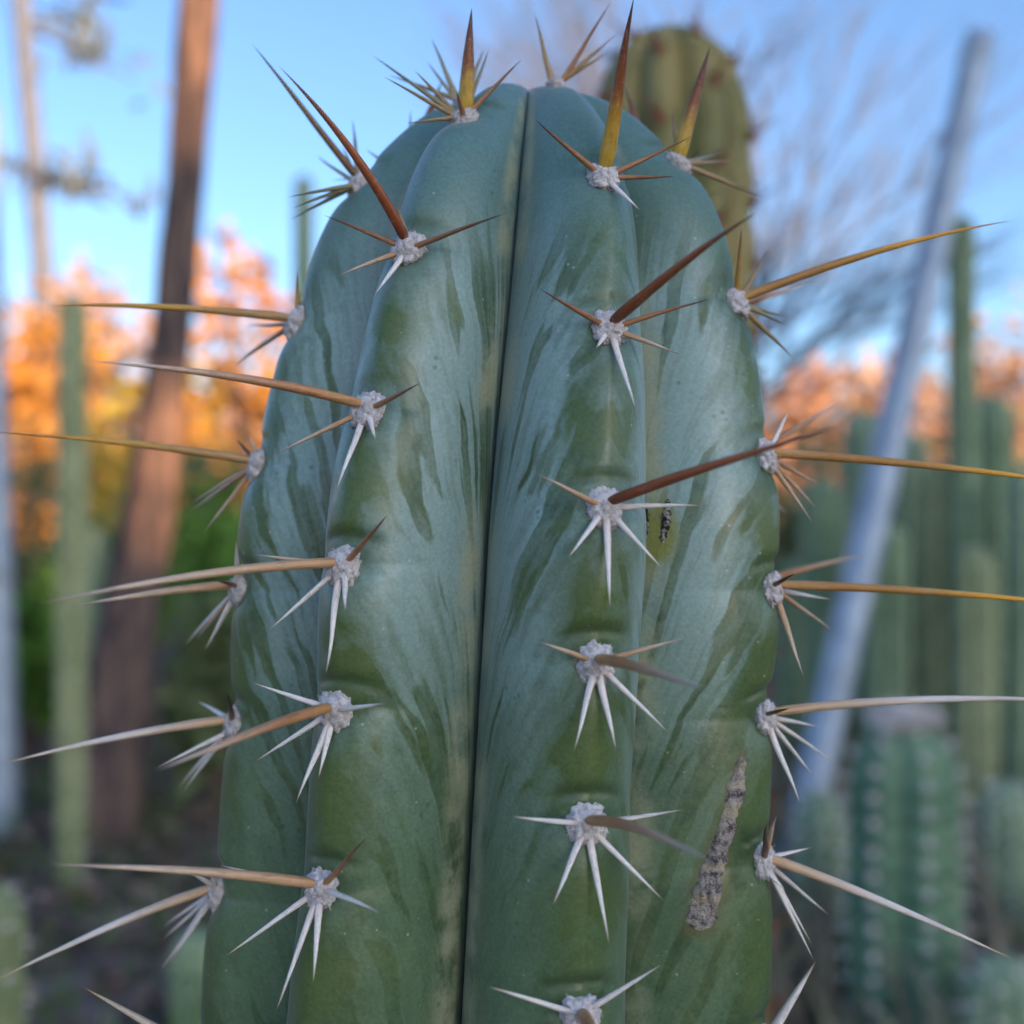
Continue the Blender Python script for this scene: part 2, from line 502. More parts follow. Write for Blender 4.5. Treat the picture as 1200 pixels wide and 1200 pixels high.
# areoles of the four ribs in view: rib, height over the lens, spines (tip offset in mm, colour kind); the long central one first
AREOLES = [
    ('L',0.0873,[(-6.6,0.0,13.2,'o'),(-7.5,0.0,8.3,'o'),(4.6,0.0,11.0,'o'),(-15.6,0.0,5.4,'o')]),
    ('L',0.0679,[(-18.9,-6.0,26.3,'ob'),(-1.9,16.3,18.8,'o'),(-10.4,20.0,12.0,'o'),(-4.2,15.7,12.9,'o'),(-9.0,-20.0,-8.3,'o'),(-8.9,-15.9,-9.3,'o'),(-10.4,-10.8,-10.2,'o')]),
    ('L',0.0391,[(-46.1,-6.0,2.4,'g'),(2.4,0.0,10.7,'y'),(-15.4,19.8,-6.7,'t'),(-13.0,17.1,-5.1,'t'),(-12.6,20.0,2.7,'t')]),
    ('L',0.0096,[(-48.2,-8.0,6.2,'g'),(-3.7,6.9,5.8,'d'),(0.6,-0.2,6.4,'t'),(-17.6,20.0,-9.6,'t'),(-17.1,20.0,-7.9,'t'),(-9.6,4.0,-13.9,'t')]),
    ('L',-0.0157,[(-28.0,-12.0,-2.7,'t'),(4.5,-12.8,10.4,'w'),(-1.5,-6.0,2.2,'d'),(-15.1,20.0,-14.2,'w'),(-11.3,15.1,-12.5,'t'),(-6.6,5.4,-13.4,'w')]),
    ('L',-0.0433,[(-41.2,-8.0,-6.5,'w2'),(-8.6,13.8,2.3,'w'),(5.4,-15.5,8.7,'d'),(-13.8,17.0,-17.5,'w'),(-11.4,12.5,-17.2,'w'),(-12.0,-4.0,-8.2,'w')]),
    ('L',-0.0776,[(-38.9,-8.0,-14.8,'w2'),(-1.1,-12.8,9.4,'w'),(4.6,-12.5,8.9,'w'),(-14.1,18.7,-14.2,'w'),(-13.5,16.6,-16.1,'w'),(-12.5,11.5,-20.8,'w'),(-9.2,6.6,-17.6,'w')]),
    ('L',-0.1115,[(-13.6,-20.0,22.7,'w2'),(-1.4,-11.9,10.6,'w'),(-14.0,17.2,-17.5,'w'),(-6.7,2.5,-15.3,'w')]),
    ('A',0.077,[(2.3,-4.0,19.0,'yb'),(-17.8,6.0,14.0,'o'),(-14.8,-1.0,7.1,'oy'),(-9.2,3.0,9.9,'oy'),(11.8,0.0,10.8,'b'),(-9.9,-3.6,-2.7,'oy'),(-0.5,-6.0,2.6,'b'),(5.3,8.0,16.1,'o')]),
    ('A',0.0478,[(-19.7,-16.0,26.5,'r'),(-15.5,4.2,6.9,'b'),(-12.3,-0.8,-5.3,'t'),(-5.1,-5.7,-9.7,'w'),(18.0,-17.0,1.7,'b'),(-1.8,1.1,8.3,'oy')]),
    ('A',0.018,[(-41.6,-18.0,6.2,'br'),(11.3,-11.4,3.4,'b'),(-15.5,0.8,-7.8,'t'),(-3.2,-7.3,-14.3,'w'),(3.5,-8.0,-5.8,'w'),(-8.1,2.2,3.4,'t')]),
    ('A',-0.0096,[(-42.4,-24.0,-4.5,'t'),(9.7,-11.5,9.1,'b'),(-12.5,1.1,-11.2,'w'),(-1.2,-6.2,-17.6,'w'),(2.4,-8.0,-6.8,'w'),(-16.0,3.6,2.1,'t')]),
    ('A',-0.0347,[(-19.0,-36.0,-2.1,'br'),(11.2,-12.5,3.7,'w'),(-13.0,1.9,-8.8,'w'),(-5.1,-2.9,-14.9,'w'),(-1.2,-3.4,-10.6,'w'),(-13.9,3.0,4.7,'w')]),
    ('A',-0.0654,[(-38.0,-20.0,10.8,'t'),(10.5,-12.7,12.6,'b'),(13.2,-14.7,1.3,'w'),(-15.5,1.6,-11.7,'w'),(-5.4,-5.0,-18.4,'w'),(1.1,-6.6,-12.9,'w'),(-17.5,4.2,3.3,'w')]),
    ('B',0.0881,[(-4.3,0.0,14.5,'oy'),(11.2,-3.0,16.0,'b'),(12.7,2.0,11.4,'oy'),(11.2,6.0,9.1,'oy')]),
    ('B',0.0619,[(3.8,-12.0,27.2,'yb'),(-13.2,-6.8,7.8,'b'),(16.4,4.1,8.4,'b'),(12.5,0.1,-0.3,'b'),(5.4,-6.9,-8.3,'w')]),
    ('B',0.0324,[(19.0,-30.0,12.4,'r'),(-12.9,-8.3,5.0,'b'),(17.0,1.3,5.0,'b'),(11.3,-1.6,-5.0,'t'),(3.0,-9.0,-15.3,'w'),(-3.3,-4.7,-4.4,'w')]),
    ('B',0.0007,[(29.9,-34.0,11.4,'r'),(-12.5,-7.9,5.6,'t'),(15.7,-0.2,0.4,'w'),(-7.1,-7.4,-8.1,'w'),(-0.4,-8.2,-16.2,'w'),(8.8,-3.2,-10.2,'w')]),
    ('B',-0.0256,[(11.7,-42.0,1.9,'br'),(-10.2,-6.9,4.5,'t'),(14.7,-0.5,4.5,'t'),(-4.5,-6.3,-13.3,'w'),(2.5,-4.0,-13.5,'w'),(11.5,-2.0,-11.2,'w')]),
    ('B',-0.0528,[(13.6,-42.0,6.8,'br'),(-13.0,-8.2,4.0,'w'),(15.5,-0.5,3.1,'w'),(-6.4,-6.8,-10.7,'w'),(2.8,-6.0,-17.3,'w'),(12.1,-2.6,-11.4,'w')]),
    ('B',-0.0842,[(3.5,-36.0,5.0,'br'),(-15.7,-10.2,9.7,'w'),(12.8,-1.0,9.6,'w'),(-5.1,-6.0,-10.4,'w'),(1.8,-5.8,-15.9,'w')]),
    ('R',0.0716,[(5.1,-4.0,21.9,'yb'),(-0.1,12.7,14.9,'y'),(12.2,20.0,8.3,'o'),(14.3,20.0,6.6,'oy'),(19.2,10.3,-4.5,'oy'),(16.6,10.2,-3.1,'oy')]),
    ('R',0.0418,[(50.6,-6.0,14.9,'g2'),(-1.4,-5.1,13.9,'y'),(7.4,11.1,13.3,'oy'),(12.4,13.5,-0.4,'o'),(11.3,11.3,-2.6,'o'),(11.5,6.2,-10.3,'oy')]),
    ('R',0.0109,[(65.1,-6.0,-6.7,'g2'),(5.6,6.9,10.2,'w'),(13.1,11.7,-5.5,'t'),(11.1,6.4,-10.6,'t'),(8.4,0.1,-13.3,'t'),(10.5,11.4,0.9,'w')]),
    ('R',-0.015,[(63.3,-6.0,-3.5,'g2'),(1.5,-8.0,3.4,'d'),(15.4,14.7,-10.0,'t'),(13.1,12.5,-8.4,'t'),(4.5,-3.9,-17.2,'t'),(13.6,10.0,-2.8,'w')]),
    ('R',-0.0398,[(60.7,-6.0,3.8,'w2'),(0.9,-10.0,3.4,'d'),(15.3,13.8,-11.4,'w'),(9.8,6.9,-13.0,'w'),(4.8,-2.6,-16.4,'w'),(11.8,10.0,-3.8,'w')]),
    ('R',-0.0673,[(44.3,-6.0,-16.6,'w2'),(-4.6,-16.5,11.7,'d'),(-0.9,-8.8,11.6,'t'),(8.8,4.0,1.6,'w'),(14.0,10.1,-13.9,'w'),(8.3,-0.2,-19.3,'w'),(8.1,1.4,-16.3,'w'),(1.8,-4.0,-4.3,'w')]),
    ('R',-0.1017,[(7.9,-2.0,16.9,'w'),(42.3,-6.0,-7.5,'w2'),(3.4,-3.2,-12.1,'w'),(10.7,6.2,-13.7,'w')]),
]
# the ribs turned away: (rib, height)
BACK = [('S', .0745), ('S', .044), ('S', .010), ('S', -.018), ('T', .078), ('T', .050), ('U', .079), ('U', .052), ('K', .0765), ('K', .046), ('K', .012), ('K', -.016)]
LOWER = [(k, -.150 - .036 * i - .004 * (j % 3) - (.022 if k in 'LR' else .008)) for i in range(7) for j, k in enumerate(ORDER)]

# profile resampled along its arc, densely where it is in view
dl = np.hypot(np.diff(PROF[:, 0]), np.diff(PROF[:, 1])); cum = np.concatenate([[0], np.cumsum(dl)])


def catmull(s):
    s = np.clip(s, 0, cum[-1]); i = np.clip(np.searchsorted(cum, s) - 1, 0, len(cum) - 2)
    m = np.gradient(PROF, cum, axis=0)
    h = (cum[i + 1] - cum[i]); t = (s - cum[i]) / h; t = t[:, None]; h = h[:, None]
    return ((2 * t**3 - 3 * t**2 + 1) * PROF[i] + (t**3 - 2 * t**2 + t) * h * m[i] + (-2 * t**3 + 3 * t**2) * PROF[i + 1] + (t**3 - t**2) * h * m[i + 1])


s_vis = cum[3]
S = np.concatenate([np.linspace(0, s_vis, 120)[:-1], np.linspace(s_vis, cum[-1] - .0003, 560)])
ZR = catmull(S); Z, RR = ZR[:, 0], np.maximum(ZR[:, 1], .0002)
dz, dr = np.gradient(Z, S), np.gradient(RR, S)
NR, NZ = dz / np.hypot(dz, dr), -dr / np.hypot(dz, dr)


def s_of_z(z): return float(np.interp(z, Z, S))


M = 61
U = np.sign(np.linspace(-1, 1, M)) * (1 - (1 - np.abs(np.linspace(-1, 1, M))) ** 1.25)
ar_by_rib = {k: [] for k in ORDER}
for k, z, _ in AREOLES: ar_by_rib[k].append(s_of_z(z))
for k, z in BACK + LOWER: ar_by_rib[k].append(s_of_z(z))


def sm(x, a, b):
    t = np.clip((x - a) / (b - a), 0, 1); return t * t * (3 - 2 * t)


def rib_surface(k, u, s):
    """points on rib k at signed position u (-1..1 between furrows) and arc length s -> xyz, rub, fold"""
    u, s = np.broadcast_arrays(np.asarray(u, float), np.asarray(s, float))
    z = np.interp(s, S, Z); R = np.interp(s, S, RR); nr = np.interp(s, S, NR); nz = np.interp(s, S, NZ)
    th = rib_angle(k, z); lo = (rib_angle(k - 1, z) + th) / 2; hi = (rib_angle(k + 1, z) + th) / 2
    ph = np.radians(np.where(u < 0, th + u * (th - lo), th + u * (hi - th)))
    au = np.abs(u)
    sc = np.array([RIB_SCALE.get(q, .98) for q in ORDER]); kk_ = k % 8
    nb_ = np.where(u < 0, (sc[kk_] + sc[kk_ - 1]) / 2, (sc[kk_] + sc[(kk_ + 1) % 8]) / 2)
    R = R * (sc[kk_] * (1 - au) + nb_ * au)
    dep = .40 - .06 * sm(z, .03, .085)
    r = R * (1 - dep * (.50 * au ** 2.2 + .50 * au ** 1.35) - .07 * np.clip((au - .965) / .035, 0, 1) ** 1.5)
    # swelling below every areole, a crease just above it
    A = np.array(sorted(ar_by_rib[ORDER[k % 8]]))
    top = np.concatenate([A, [A[-1] + .04]])
    i = np.clip(np.searchsorted(top, s), 0, len(top) - 1)
    hi_s = top[i]; lo_s = np.where(i > 0, top[np.maximum(i - 1, 0)], hi_s - .036)
    p = np.clip((hi_s - s) / np.maximum(hi_s - lo_s, 1e-4), 0, 1)           # 0 at the areole above, 1 at the next one below
    swell = np.sin(np.pi * np.clip(p, 0, 1) ** .62) ** 1.0
    fade = np.clip((cum[-1] - s) / .03, .15, 1)
    crest = (1 - au ** 1.6)
    d = .0010 * swell * crest * fade
    w = u * R * .40
    crease = np.zeros_like(s); rub = np.zeros_like(s); seat = np.zeros_like(s)
    for a in A:
        ds = s - a
        crease += np.exp(-((ds - .0056 + 30 * w * w) / .0012) ** 2) * np.exp(-(w / .0062) ** 4)
        seat += np.exp(-(ds / .0042) ** 2 - (w / .0042) ** 2)
        rub += np.exp(-((ds + .0155) / .0085) ** 2) * np.exp(-((w * 1.0) / .0085) ** 2)
    old_ = .35 + .65 * sm(-z, -.03, .03)
    d = d - .0008 * crease * fade * old_ - .0013 * seat * fade
    lump = np.zeros_like(s)
    r = r + d * nr + lump
    zz = z + d * nz
    X = ax_x(z) + r * np.sin(ph); Y = AXIS_Y - r * np.cos(ph)
    return np.stack([X, Y, zz + CAM_Z], -1), rub, crease


BASE = Vector((float(ax_x(-1.2)), AXIS_Y, 0))
ns = len(S)
Vs = np.zeros((ns, 8 * (M - 1), 3)); corner = []
quads = []; flow, rubs, folds, hts, blots, halos = [], [], [], [], [], []
for k in range(8):
    UU, SS = np.meshgrid(U, S)
    P, rub, crease = rib_surface(k, UU, SS)
    cols = (k * (M - 1) + np.arange(M)) % (8 * (M - 1))
    Vs[:, cols[:-1]] = P[:, :-1]
    fl = np.stack([SS + .030 * -np.log(1.03 - np.abs(UU)), UU, np.full_like(UU, k)], -1)
    for i0 in range(1):
        I = np.arange(ns - 1)[:, None]; J = np.arange(M - 1)[None, :]
        q = np.stack([I * 8 * (M - 1) + cols[J], I * 8 * (M - 1) + cols[J + 1], (I + 1) * 8 * (M - 1) + cols[J + 1], (I + 1) * 8 * (M - 1) + cols[J]], -1)
        quads.append(q.reshape(-1, 4))
        blot = np.exp(-((P[..., 2] - CAM_Z + .004) / .0078) ** 2 - ((UU + .84) / .12) ** 2) * (k == 3)
        sp_ = np.array(SCAR_PATH)[::-1]; zr = P[..., 2] - CAM_Z
        q_ = np.abs(UU - np.interp(zr, sp_[:, 0], sp_[:, 1])) / np.interp(zr, sp_[:, 0], sp_[:, 2])
        halo = np.exp(-(np.maximum(q_ - 1.0, 0) / .35) ** 2) * sm(zr, -.0812, -.0785) * (1 - sm(zr, -.0465, -.0435)) * (k == 3)
        for arr, dst in ((fl, flow), (rub, rubs), (crease, folds), (blot, blots), (halo, halos)):
            dst.append(np.stack([arr[I, J], arr[I, J + 1], arr[I + 1, J + 1], arr[I + 1, J]], 2).reshape((-1,) + arr.shape[2:]))
        zz = P[..., 2]
        hts.append(np.stack([zz[I, J], zz[I, J + 1], zz[I + 1, J + 1], zz[I + 1, J]], 2).reshape(-1))
Vs = Vs.reshape(-1, 3) - np.array(BASE)
me = tri_mesh('stem', Vs, np.concatenate(quads), True)
at_ = me.attributes.new('flow', 'FLOAT_VECTOR', 'CORNER'); at_.data.foreach_set('vector', np.concatenate(flow).astype(np.float32).ravel())
for nm, arr in (('rub', rubs), ('fold', folds), ('blotch', blots), ('halo', halos), ('height', hts)):
    at_ = me.attributes.new(nm, 'FLOAT', 'CORNER'); at_.data.foreach_set('value', np.concatenate(arr).astype(np.float32).ravel())

# ---- skin: waxy blue-grey bloom rubbed off in streaks over green
t = N('cactus_skin')
fv = t.attr('flow').outputs['Vector']; ob = t.obj()
sep = t.n('SeparateXYZ', i_0=fv); s_, u_, k_ = sep.outputs
au_ = t.math('ABSOLUTE', u_)
rub_ = t.attr('rub').outputs['Fac']; fold_ = t.attr('fold').outputs['Fac']; ht = t.attr('height').outputs['Fac']
wob = t.noise(ob, 38, 2); wob2 = t.noise(ob, 170, 3)
sw = t.math('ADD', s_, t.math('MULTIPLY', t.math('SUBTRACT', wob, .5), .015))
sw = t.math('ADD', sw, t.math('MULTIPLY', t.math('SUBTRACT', wob2, .5), .0036))
vec = t.n('CombineXYZ', i_0=t.math('MULTIPLY', sw, 88), i_1=t.math('MULTIPLY', u_, 1.7), i_2=t.math('MULTIPLY', k_, 9.3)).outputs[0]
vec2 = t.n('CombineXYZ', i_0=t.math('MULTIPLY', sw, 230), i_1=t.math('MULTIPLY', u_, 4.0), i_2=t.math('MULTIPLY', k_, 5.1)).outputs[0]
n1, n2 = t.noise(vec, 1.0, 2.0, .5), t.noise(vec2, 1.0, 2.5, .55)
big, mid, fine = t.noise(ob, 28, 3), t.noise(ob, 130, 4, .6), t.noise(ob, 1500, 2)
young = t.ss(ht, CAM_Z + .035, CAM_Z + .068)
old = t.ss(ht, CAM_Z - .005, CAM_Z - .075)
n1 = t.math('ADD', n1, t.math('MULTIPLY', t.math('SUBTRACT', big, .5), .30))
streak = t.math('ADD', t.math('MULTIPLY', t.ss(n1, .425, .468), .70), t.math('MULTIPLY', t.ss(n2, .30, .60), .40))
away = t.ss(t.math('ADD', au_, t.math('MULTIPLY', t.math('SUBTRACT', mid, .5), .5)), .10, .48)                                            # the crest wears differently from the flanks
wax_f = t.math('MULTIPLY', streak, t.math('ADD', t.math('MULTIPLY', away, .65), .35))
wax_f = t.math('SUBTRACT', wax_f, t.math('MULTIPLY', t.math('MULTIPLY', rub_, t.ss(mid, .35, .6)), .75))
wax_f = t.math('ADD', t.math('MULTIPLY', wax_f, t.math('SUBTRACT', 1.0, t.math('MULTIPLY', old, .40))), t.math('MULTIPLY', t.math('SUBTRACT', big, .47), .95))
wax_y = t.math('ADD', .62, t.math('MULTIPLY', t.math('SUBTRACT', big, .5), 1.4))
grit = t.noise(ob, 520, 4, .7)
wax_f = t.math('ADD', wax_f, t.math('MULTIPLY', t.math('SUBTRACT', grit, .5), .55))
wax = t.n('Mix', data_type='FLOAT', i_0=young, i_2=wax_f, i_3=wax_y).outputs[0]
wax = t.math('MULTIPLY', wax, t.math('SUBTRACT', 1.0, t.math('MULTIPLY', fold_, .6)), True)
wax_col = t.mix(young, t.mix(old, (.275, .385, .370), (.158, .245, .150)), (.140, .255, .262))
green = t.mix(t.ss(mid, .35, .7), (.060, .108, .048), (.100, .152, .056))
green = t.mix(t.math('MULTIPLY', rub_, .8, True), green, (.098, .150, .036))
green = t.mix(t.math('MULTIPLY', young, .75), green, (.095, .175, .130))
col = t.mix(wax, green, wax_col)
# yellowish corky film along parts of the furrows and at the old foot
vy = t.math('MULTIPLY', t.math('MULTIPLY', t.ss(au_, .74, .86), t.ss(au_, .985, .93)), t.math('MULTIPLY', t.ss(big, .40, .55), t.ss(mid, .32, .58)))
col = t.mix(t.math('MULTIPLY', vy, .8), col, (.42, .43, .31))
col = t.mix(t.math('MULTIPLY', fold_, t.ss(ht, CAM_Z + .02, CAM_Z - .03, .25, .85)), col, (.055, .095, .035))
blot = t.attr('blotch').outputs['Fac']
col = t.mix(t.math('MULTIPLY', t.ss(blot, .25, .75), t.ss(wob2, .25, .5)), col, (.27, .28, .085))
col = t.mix(t.math('MULTIPLY', t.attr('halo').outputs['Fac'], t.ss(wob2, .3, .55, .3, .8)), col, (.13, .125, .05))
# dark pinholes and pale dust
vo = t.n('TexVoronoi', i_Vector=ob, i_Scale=420.0, i_Randomness=1.0)
spot = t.math('MULTIPLY', t.ss(vo.outputs['Distance'], .26, .12), t.ss(t.noise(ob, 90, 2), .56, .66))
col = t.mix(t.math('MULTIPLY', spot, .45), col, (.04, .075, .05))
vd = t.n('TexVoronoi', i_Vector=ob, i_Scale=300.0, i_Randomness=1.0)
dust = t.math('MULTIPLY', t.ss(vd.outputs['Distance'], .10, .05), t.ss(t.noise(ob, 300, 1), .5, .56))
col = t.mix(t.math('MULTIPLY', dust, .55), col, (.5, .52, .5))
col = t.mix(.45, col, t.ramp(fine, [(.3, (.03, .04, .035)), (.7, (.30, .36, .35))]), 'SOFT_LIGHT')
hgt = t.math('ADD', t.math('MULTIPLY', fine, .12), t.math('ADD', t.math('MULTIPLY', mid, .35), t.math('MULTIPLY', wax, .12)))
rough = t.ss(mid, .3, .7, .31, .46)
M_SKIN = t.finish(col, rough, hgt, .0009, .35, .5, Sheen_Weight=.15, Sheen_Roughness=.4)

cactus = empty('columnar_cactus', BASE, 'large blue-green ribbed cactus stem in sharp focus with long brown and white spines', 'cactus')
link('stem', me, M_SKIN, cactus)

# ---- spine materials: colour runs along the spine (uv x = 0 at the base, 1 at the tip)
SPC = {
    'r': [(0, (.12, .030, .015)), (.15, (.27, .065, .020)), (.6, (.36, .115, .045)), (.85, (.22, .085, .060)), (1, (.07, .04, .05))],
    'yb': [(0, (.50, .33, .045)), (.28, (.46, .27, .035)), (.48, (.23, .070, .018)), (.8, (.13, .035, .018)), (1, (.04, .02, .02))],
    'y': [(0, (.42, .26, .05)), (.5, (.33, .18, .05)), (.85, (.18, .09, .04)), (1, (.06, .03, .03))],
    'ob': [(0, (.17, .075, .03)), (.4, (.20, .12, .05)), (.8, (.16, .12, .07)), (1, (.06, .06, .06))],
    'o': [(0, (.33, .27, .14)), (.5, (.27, .25, .16)), (1, (.10, .12, .11))],
    'oy': [(0, (.40, .24, .11)), (.5, (.33, .23, .10)), (.9, (.22, .15, .08)), (1, (.07, .05, .04))],
    'b': [(0, (.42, .20, .09)), (.4, (.34, .16, .075)), (.75, (.22, .085, .04)), (.93, (.06, .025, .02)), (1, (.03, .02, .02))],
    'br': [(0, (.50, .26, .10)), (.3, (.44, .20, .09)), (.65, (.52, .33, .23)), (.9, (.52, .42, .38)), (1, (.18, .14, .14))],
    't': [(0, (.52, .29, .14)), (.3, (.52, .33, .20)), (.7, (.62, .48, .37)), (.93, (.33, .25, .22)), (1, (.08, .05, .05))],
    'g': [(0, (.52, .30, .13)), (.25, (.48, .27, .10)), (.6, (.66, .36, .06)), (.88, (.55, .24, .04)), (1, (.10, .05, .04))],
    'g2': [(0, (.55, .30, .10)), (.15, (.42, .20, .06)), (.45, (.50, .25, .06)), (.68, (.82, .40, .035)), (.85, (.75, .33, .03)), (.96, (.32, .12, .04)), (1, (.12, .05, .04))],
    'w': [(0, (.62, .50, .46)), (.15, (.80, .72, .69)), (.7, (.84, .79, .75)), (.92, (.58, .45, .37)), (1, (.16, .10, .08))],
    'w2': [(0, (.60, .36, .18)), (.25, (.64, .47, .34)), (.5, (.76, .67, .62)), (.85, (.72, .60, .50)), (.96, (.58, .33, .08)), (1, (.25, .13, .06))],
    'd': [(0, (.26, .13, .06)), (.4, (.12, .05, .025)), (1, (.03, .02, .02))],
}
M_SP = {}
for kk, stops in SPC.items():
    t = N('spine_' + kk)
    uv = t.n('UVMap', uv_map='along').outputs[0]; sp = t.n('SeparateXYZ', i_0=uv)
    inf = t.n('ObjectInfo').outputs['Random']
    v2 = t.n('CombineXYZ', i_0=t.math('MULTIPLY', sp.outputs[0], 6), i_1=t.math('MULTIPLY', sp.outputs[1], 5), i_2=t.math('MULTIPLY', inf, 50)).outputs[0]
    nz_ = t.noise(v2, 2.0, 4, .6)
    v3 = t.n('CombineXYZ', i_0=t.math('MULTIPLY', sp.outputs[0], 4), i_1=t.math('MULTIPLY', sp.outputs[1], 26), i_2=t.math('MULTIPLY', inf, 70)).outputs[0]
    ln_n = t.noise(v3, 1.0, 4, .7)
    v4 = t.n('CombineXYZ', i_0=t.math('MULTIPLY', sp.outputs[0], 45), i_1=t.math('MULTIPLY', sp.outputs[1], 3), i_2=t.math('MULTIPLY', inf, 30)).outputs[0]
    ring_n = t.noise(v4, 1.0, 3, .6)
    tt = t.math('ADD', sp.outputs[0], t.math('MULTIPLY', t.math('SUBTRACT', nz_, .5), .16))
    c = t.ramp(tt, stops)
    c = t.mix(t.ss(nz_, .5, .7, 0, .65), c, t.mix(.5, c, (.03, .02, .015)))
    c = t.mix(t.ss(nz_, .45, .25, 0, .25), c, (.55, .46, .40))
    c = t.mix(t.ss(ln_n, .52, .68, 0, .5), c, t.mix(.6, c, (.02, .012, .01)))
    c = t.mix(t.ss(ring_n, .56, .70, 0, .35), c, t.mix(.5, c, (.60, .50, .42)))
    M_SP[kk] = t.finish(c, .42, nz_, .0003, .4, .45)

# ---- wool of the areoles
t = N('areole_wool')
ob = t.obj(); a1, a2 = t.noise(ob, 900, 4, .65), t.noise(ob, 3200, 3, .6)
c = t.mix(t.ss(a1, .3, .6), (.34, .30, .31), (.68, .64, .65))
c = t.mix(t.ss(t.noise(ob, 260, 2), .58, .72, 0, .5), c, (.42, .33, .25))
M_WOOL = t.finish(c, .95, t.math('ADD', a1, t.math('MULTIPLY', a2, .5)), .0007, .9, .1, Sheen_Weight=.3)


def spine_mesh(p0, p1, r0, central, bow):
    p0, p1 = np.array(p0), np.array(p1); ln = np.linalg.norm(p1 - p0); d = (p1 - p0) / ln
    ns_, seg = (18, 10) if central else (11, 8)
    ref = np.array([0, 0, 1.]) if abs(d[2]) < .9 else np.array([0, 1., 0])
    a = np.cross(d, ref); a /= np.linalg.norm(a); b = np.cross(d, a)
    V, Q, uv = [], [], []
    wig = random.uniform(-.009, .009)
    for i in range(ns_ + 1):
        tt = i / ns_
        c = p0 + d * ln * tt + bow * ln * 4 * tt * (1 - tt) + a * ln * wig * math.sin(tt * 6.28)
        r = r0 * ((1 - tt ** 1.75) * .93 + .015) * (1 - .22 * math.exp(-(tt / .035) ** 2)) if central else r0 * ((1 - tt ** 1.55) * .96 + .02)
        r *= 1 + .09 * mnoise.noise(Vector((tt * 9, ln * 900, r0 * 1e5)))
        for k in range(seg):
            w = 2 * math.pi * k / seg
            V.append(c + r * (math.cos(w) * a * 1.12 + math.sin(w) * b * .9)); uv.append((tt, k / seg))
    V.append(p0 + d * ln * 1.004 + 0 * bow); uv.append((1, 0))
    for i in range(ns_):
        for k in range(seg):
            Q.append((i * seg + k, i * seg + (k + 1) % seg, (i + 1) * seg + (k + 1) % seg, (i + 1) * seg + k))
    me = bpy.data.meshes.new('spine')
    tip = len(V) - 1
    Q += [(ns_ * seg + k, ns_ * seg + (k + 1) % seg, tip) for k in range(seg)]
    me.from_pydata([tuple(v) for v in V], [], Q)
    me.polygons.foreach_set('use_smooth', [True] * len(me.polygons))
    ul = me.uv_layers.new(name='along')
    vi = np.zeros(len(me.loops), dtype=np.int32); me.loops.foreach_get('vertex_index', vi)
    ul.data.foreach_set('uv', np.array(uv, dtype=np.float32)[vi].ravel())
    return me


_ico = bmesh.new(); bmesh.ops.create_icosphere(_ico, subdivisions=4, radius=1.0)
ICO_V = np.array([v.co[:] for v in _ico.verts]); ICO_F = np.array([[v.index for v in f.verts] for f in _ico.faces]); _ico.free()


def wool_mesh(n, up, seed, sx, sy, sz, fibres=140):
    n, up = np.array(n), np.array(up); side = np.cross(up, n); side /= np.linalg.norm(side); up = np.cross(n, side)
    V = []
    for v in ICO_V:
        q = Vector(v) * 2.3 + Vector((seed * 7.1, seed * 3.3, 0))
        vd_ = mnoise.voronoi(q * 1.25)[0]
        k = .86 + .16 * mnoise.noise(q) + .42 * min(.42, vd_[1] - vd_[0]) + .10 * mnoise.noise(q * 4.0) + .03 * mnoise.noise(q * 11)
        sq = (abs(v[0]) ** 2.6 + abs(v[1]) ** 2.6) ** (1 / 2.6); rr = math.hypot(v[0], v[1]) or 1
        V.append((side * v[0] * sx * rr / max(sq, 1e-3) * .97 + up * v[1] * sy * rr / max(sq, 1e-3) * .97 + n * v[2] * sz) * k)
    V = np.array(V); Fc = [tuple(f) for f in ICO_F]
    rs = np.random.default_rng(int(seed * 100) + 5); ex, ef = [], []
    front = np.where(V @ n > -.0003)[0]
    for i in rs.choice(front, fibres):
        p = V[i]; o = p / np.linalg.norm(p); o = o + rs.normal(size=3) * .7; o /= np.linalg.norm(o)
        ln = rs.uniform(.0003, .0008); w = np.cross(o, rs.normal(size=3)); w = w / np.linalg.norm(w) * .00006
        m_ = p + o * ln * .55 + rs.normal(size=3) * ln * .12; e = p + o * ln + rs.normal(size=3) * ln * .3
        b = len(V) + len(ex); ex += [p - w, p + w, m_ + w * .8, m_ - w * .8, e]; ef += [(b, b + 1, b + 2, b + 3), (b + 3, b + 2, b + 4)]
    return mesh('areole', list(V) + ex, Fc + ef)


def surf_frame(key, z):
    k = ORDER.index(key); s0 = s_of_z(z)
    P = rib_surface(k, np.zeros(3), np.array([s0 - .002, s0, s0 + .002]))[0]
    Q = rib_surface(k, np.array([-.12, .12]), np.array([s0, s0]))[0]
    upv = P[2] - P[0]; upv /= np.linalg.norm(upv); sd = Q[1] - Q[0]; n = np.cross(sd, upv); n /= np.linalg.norm(n)
    return Vector(P[1]), Vector(n), Vector(upv)


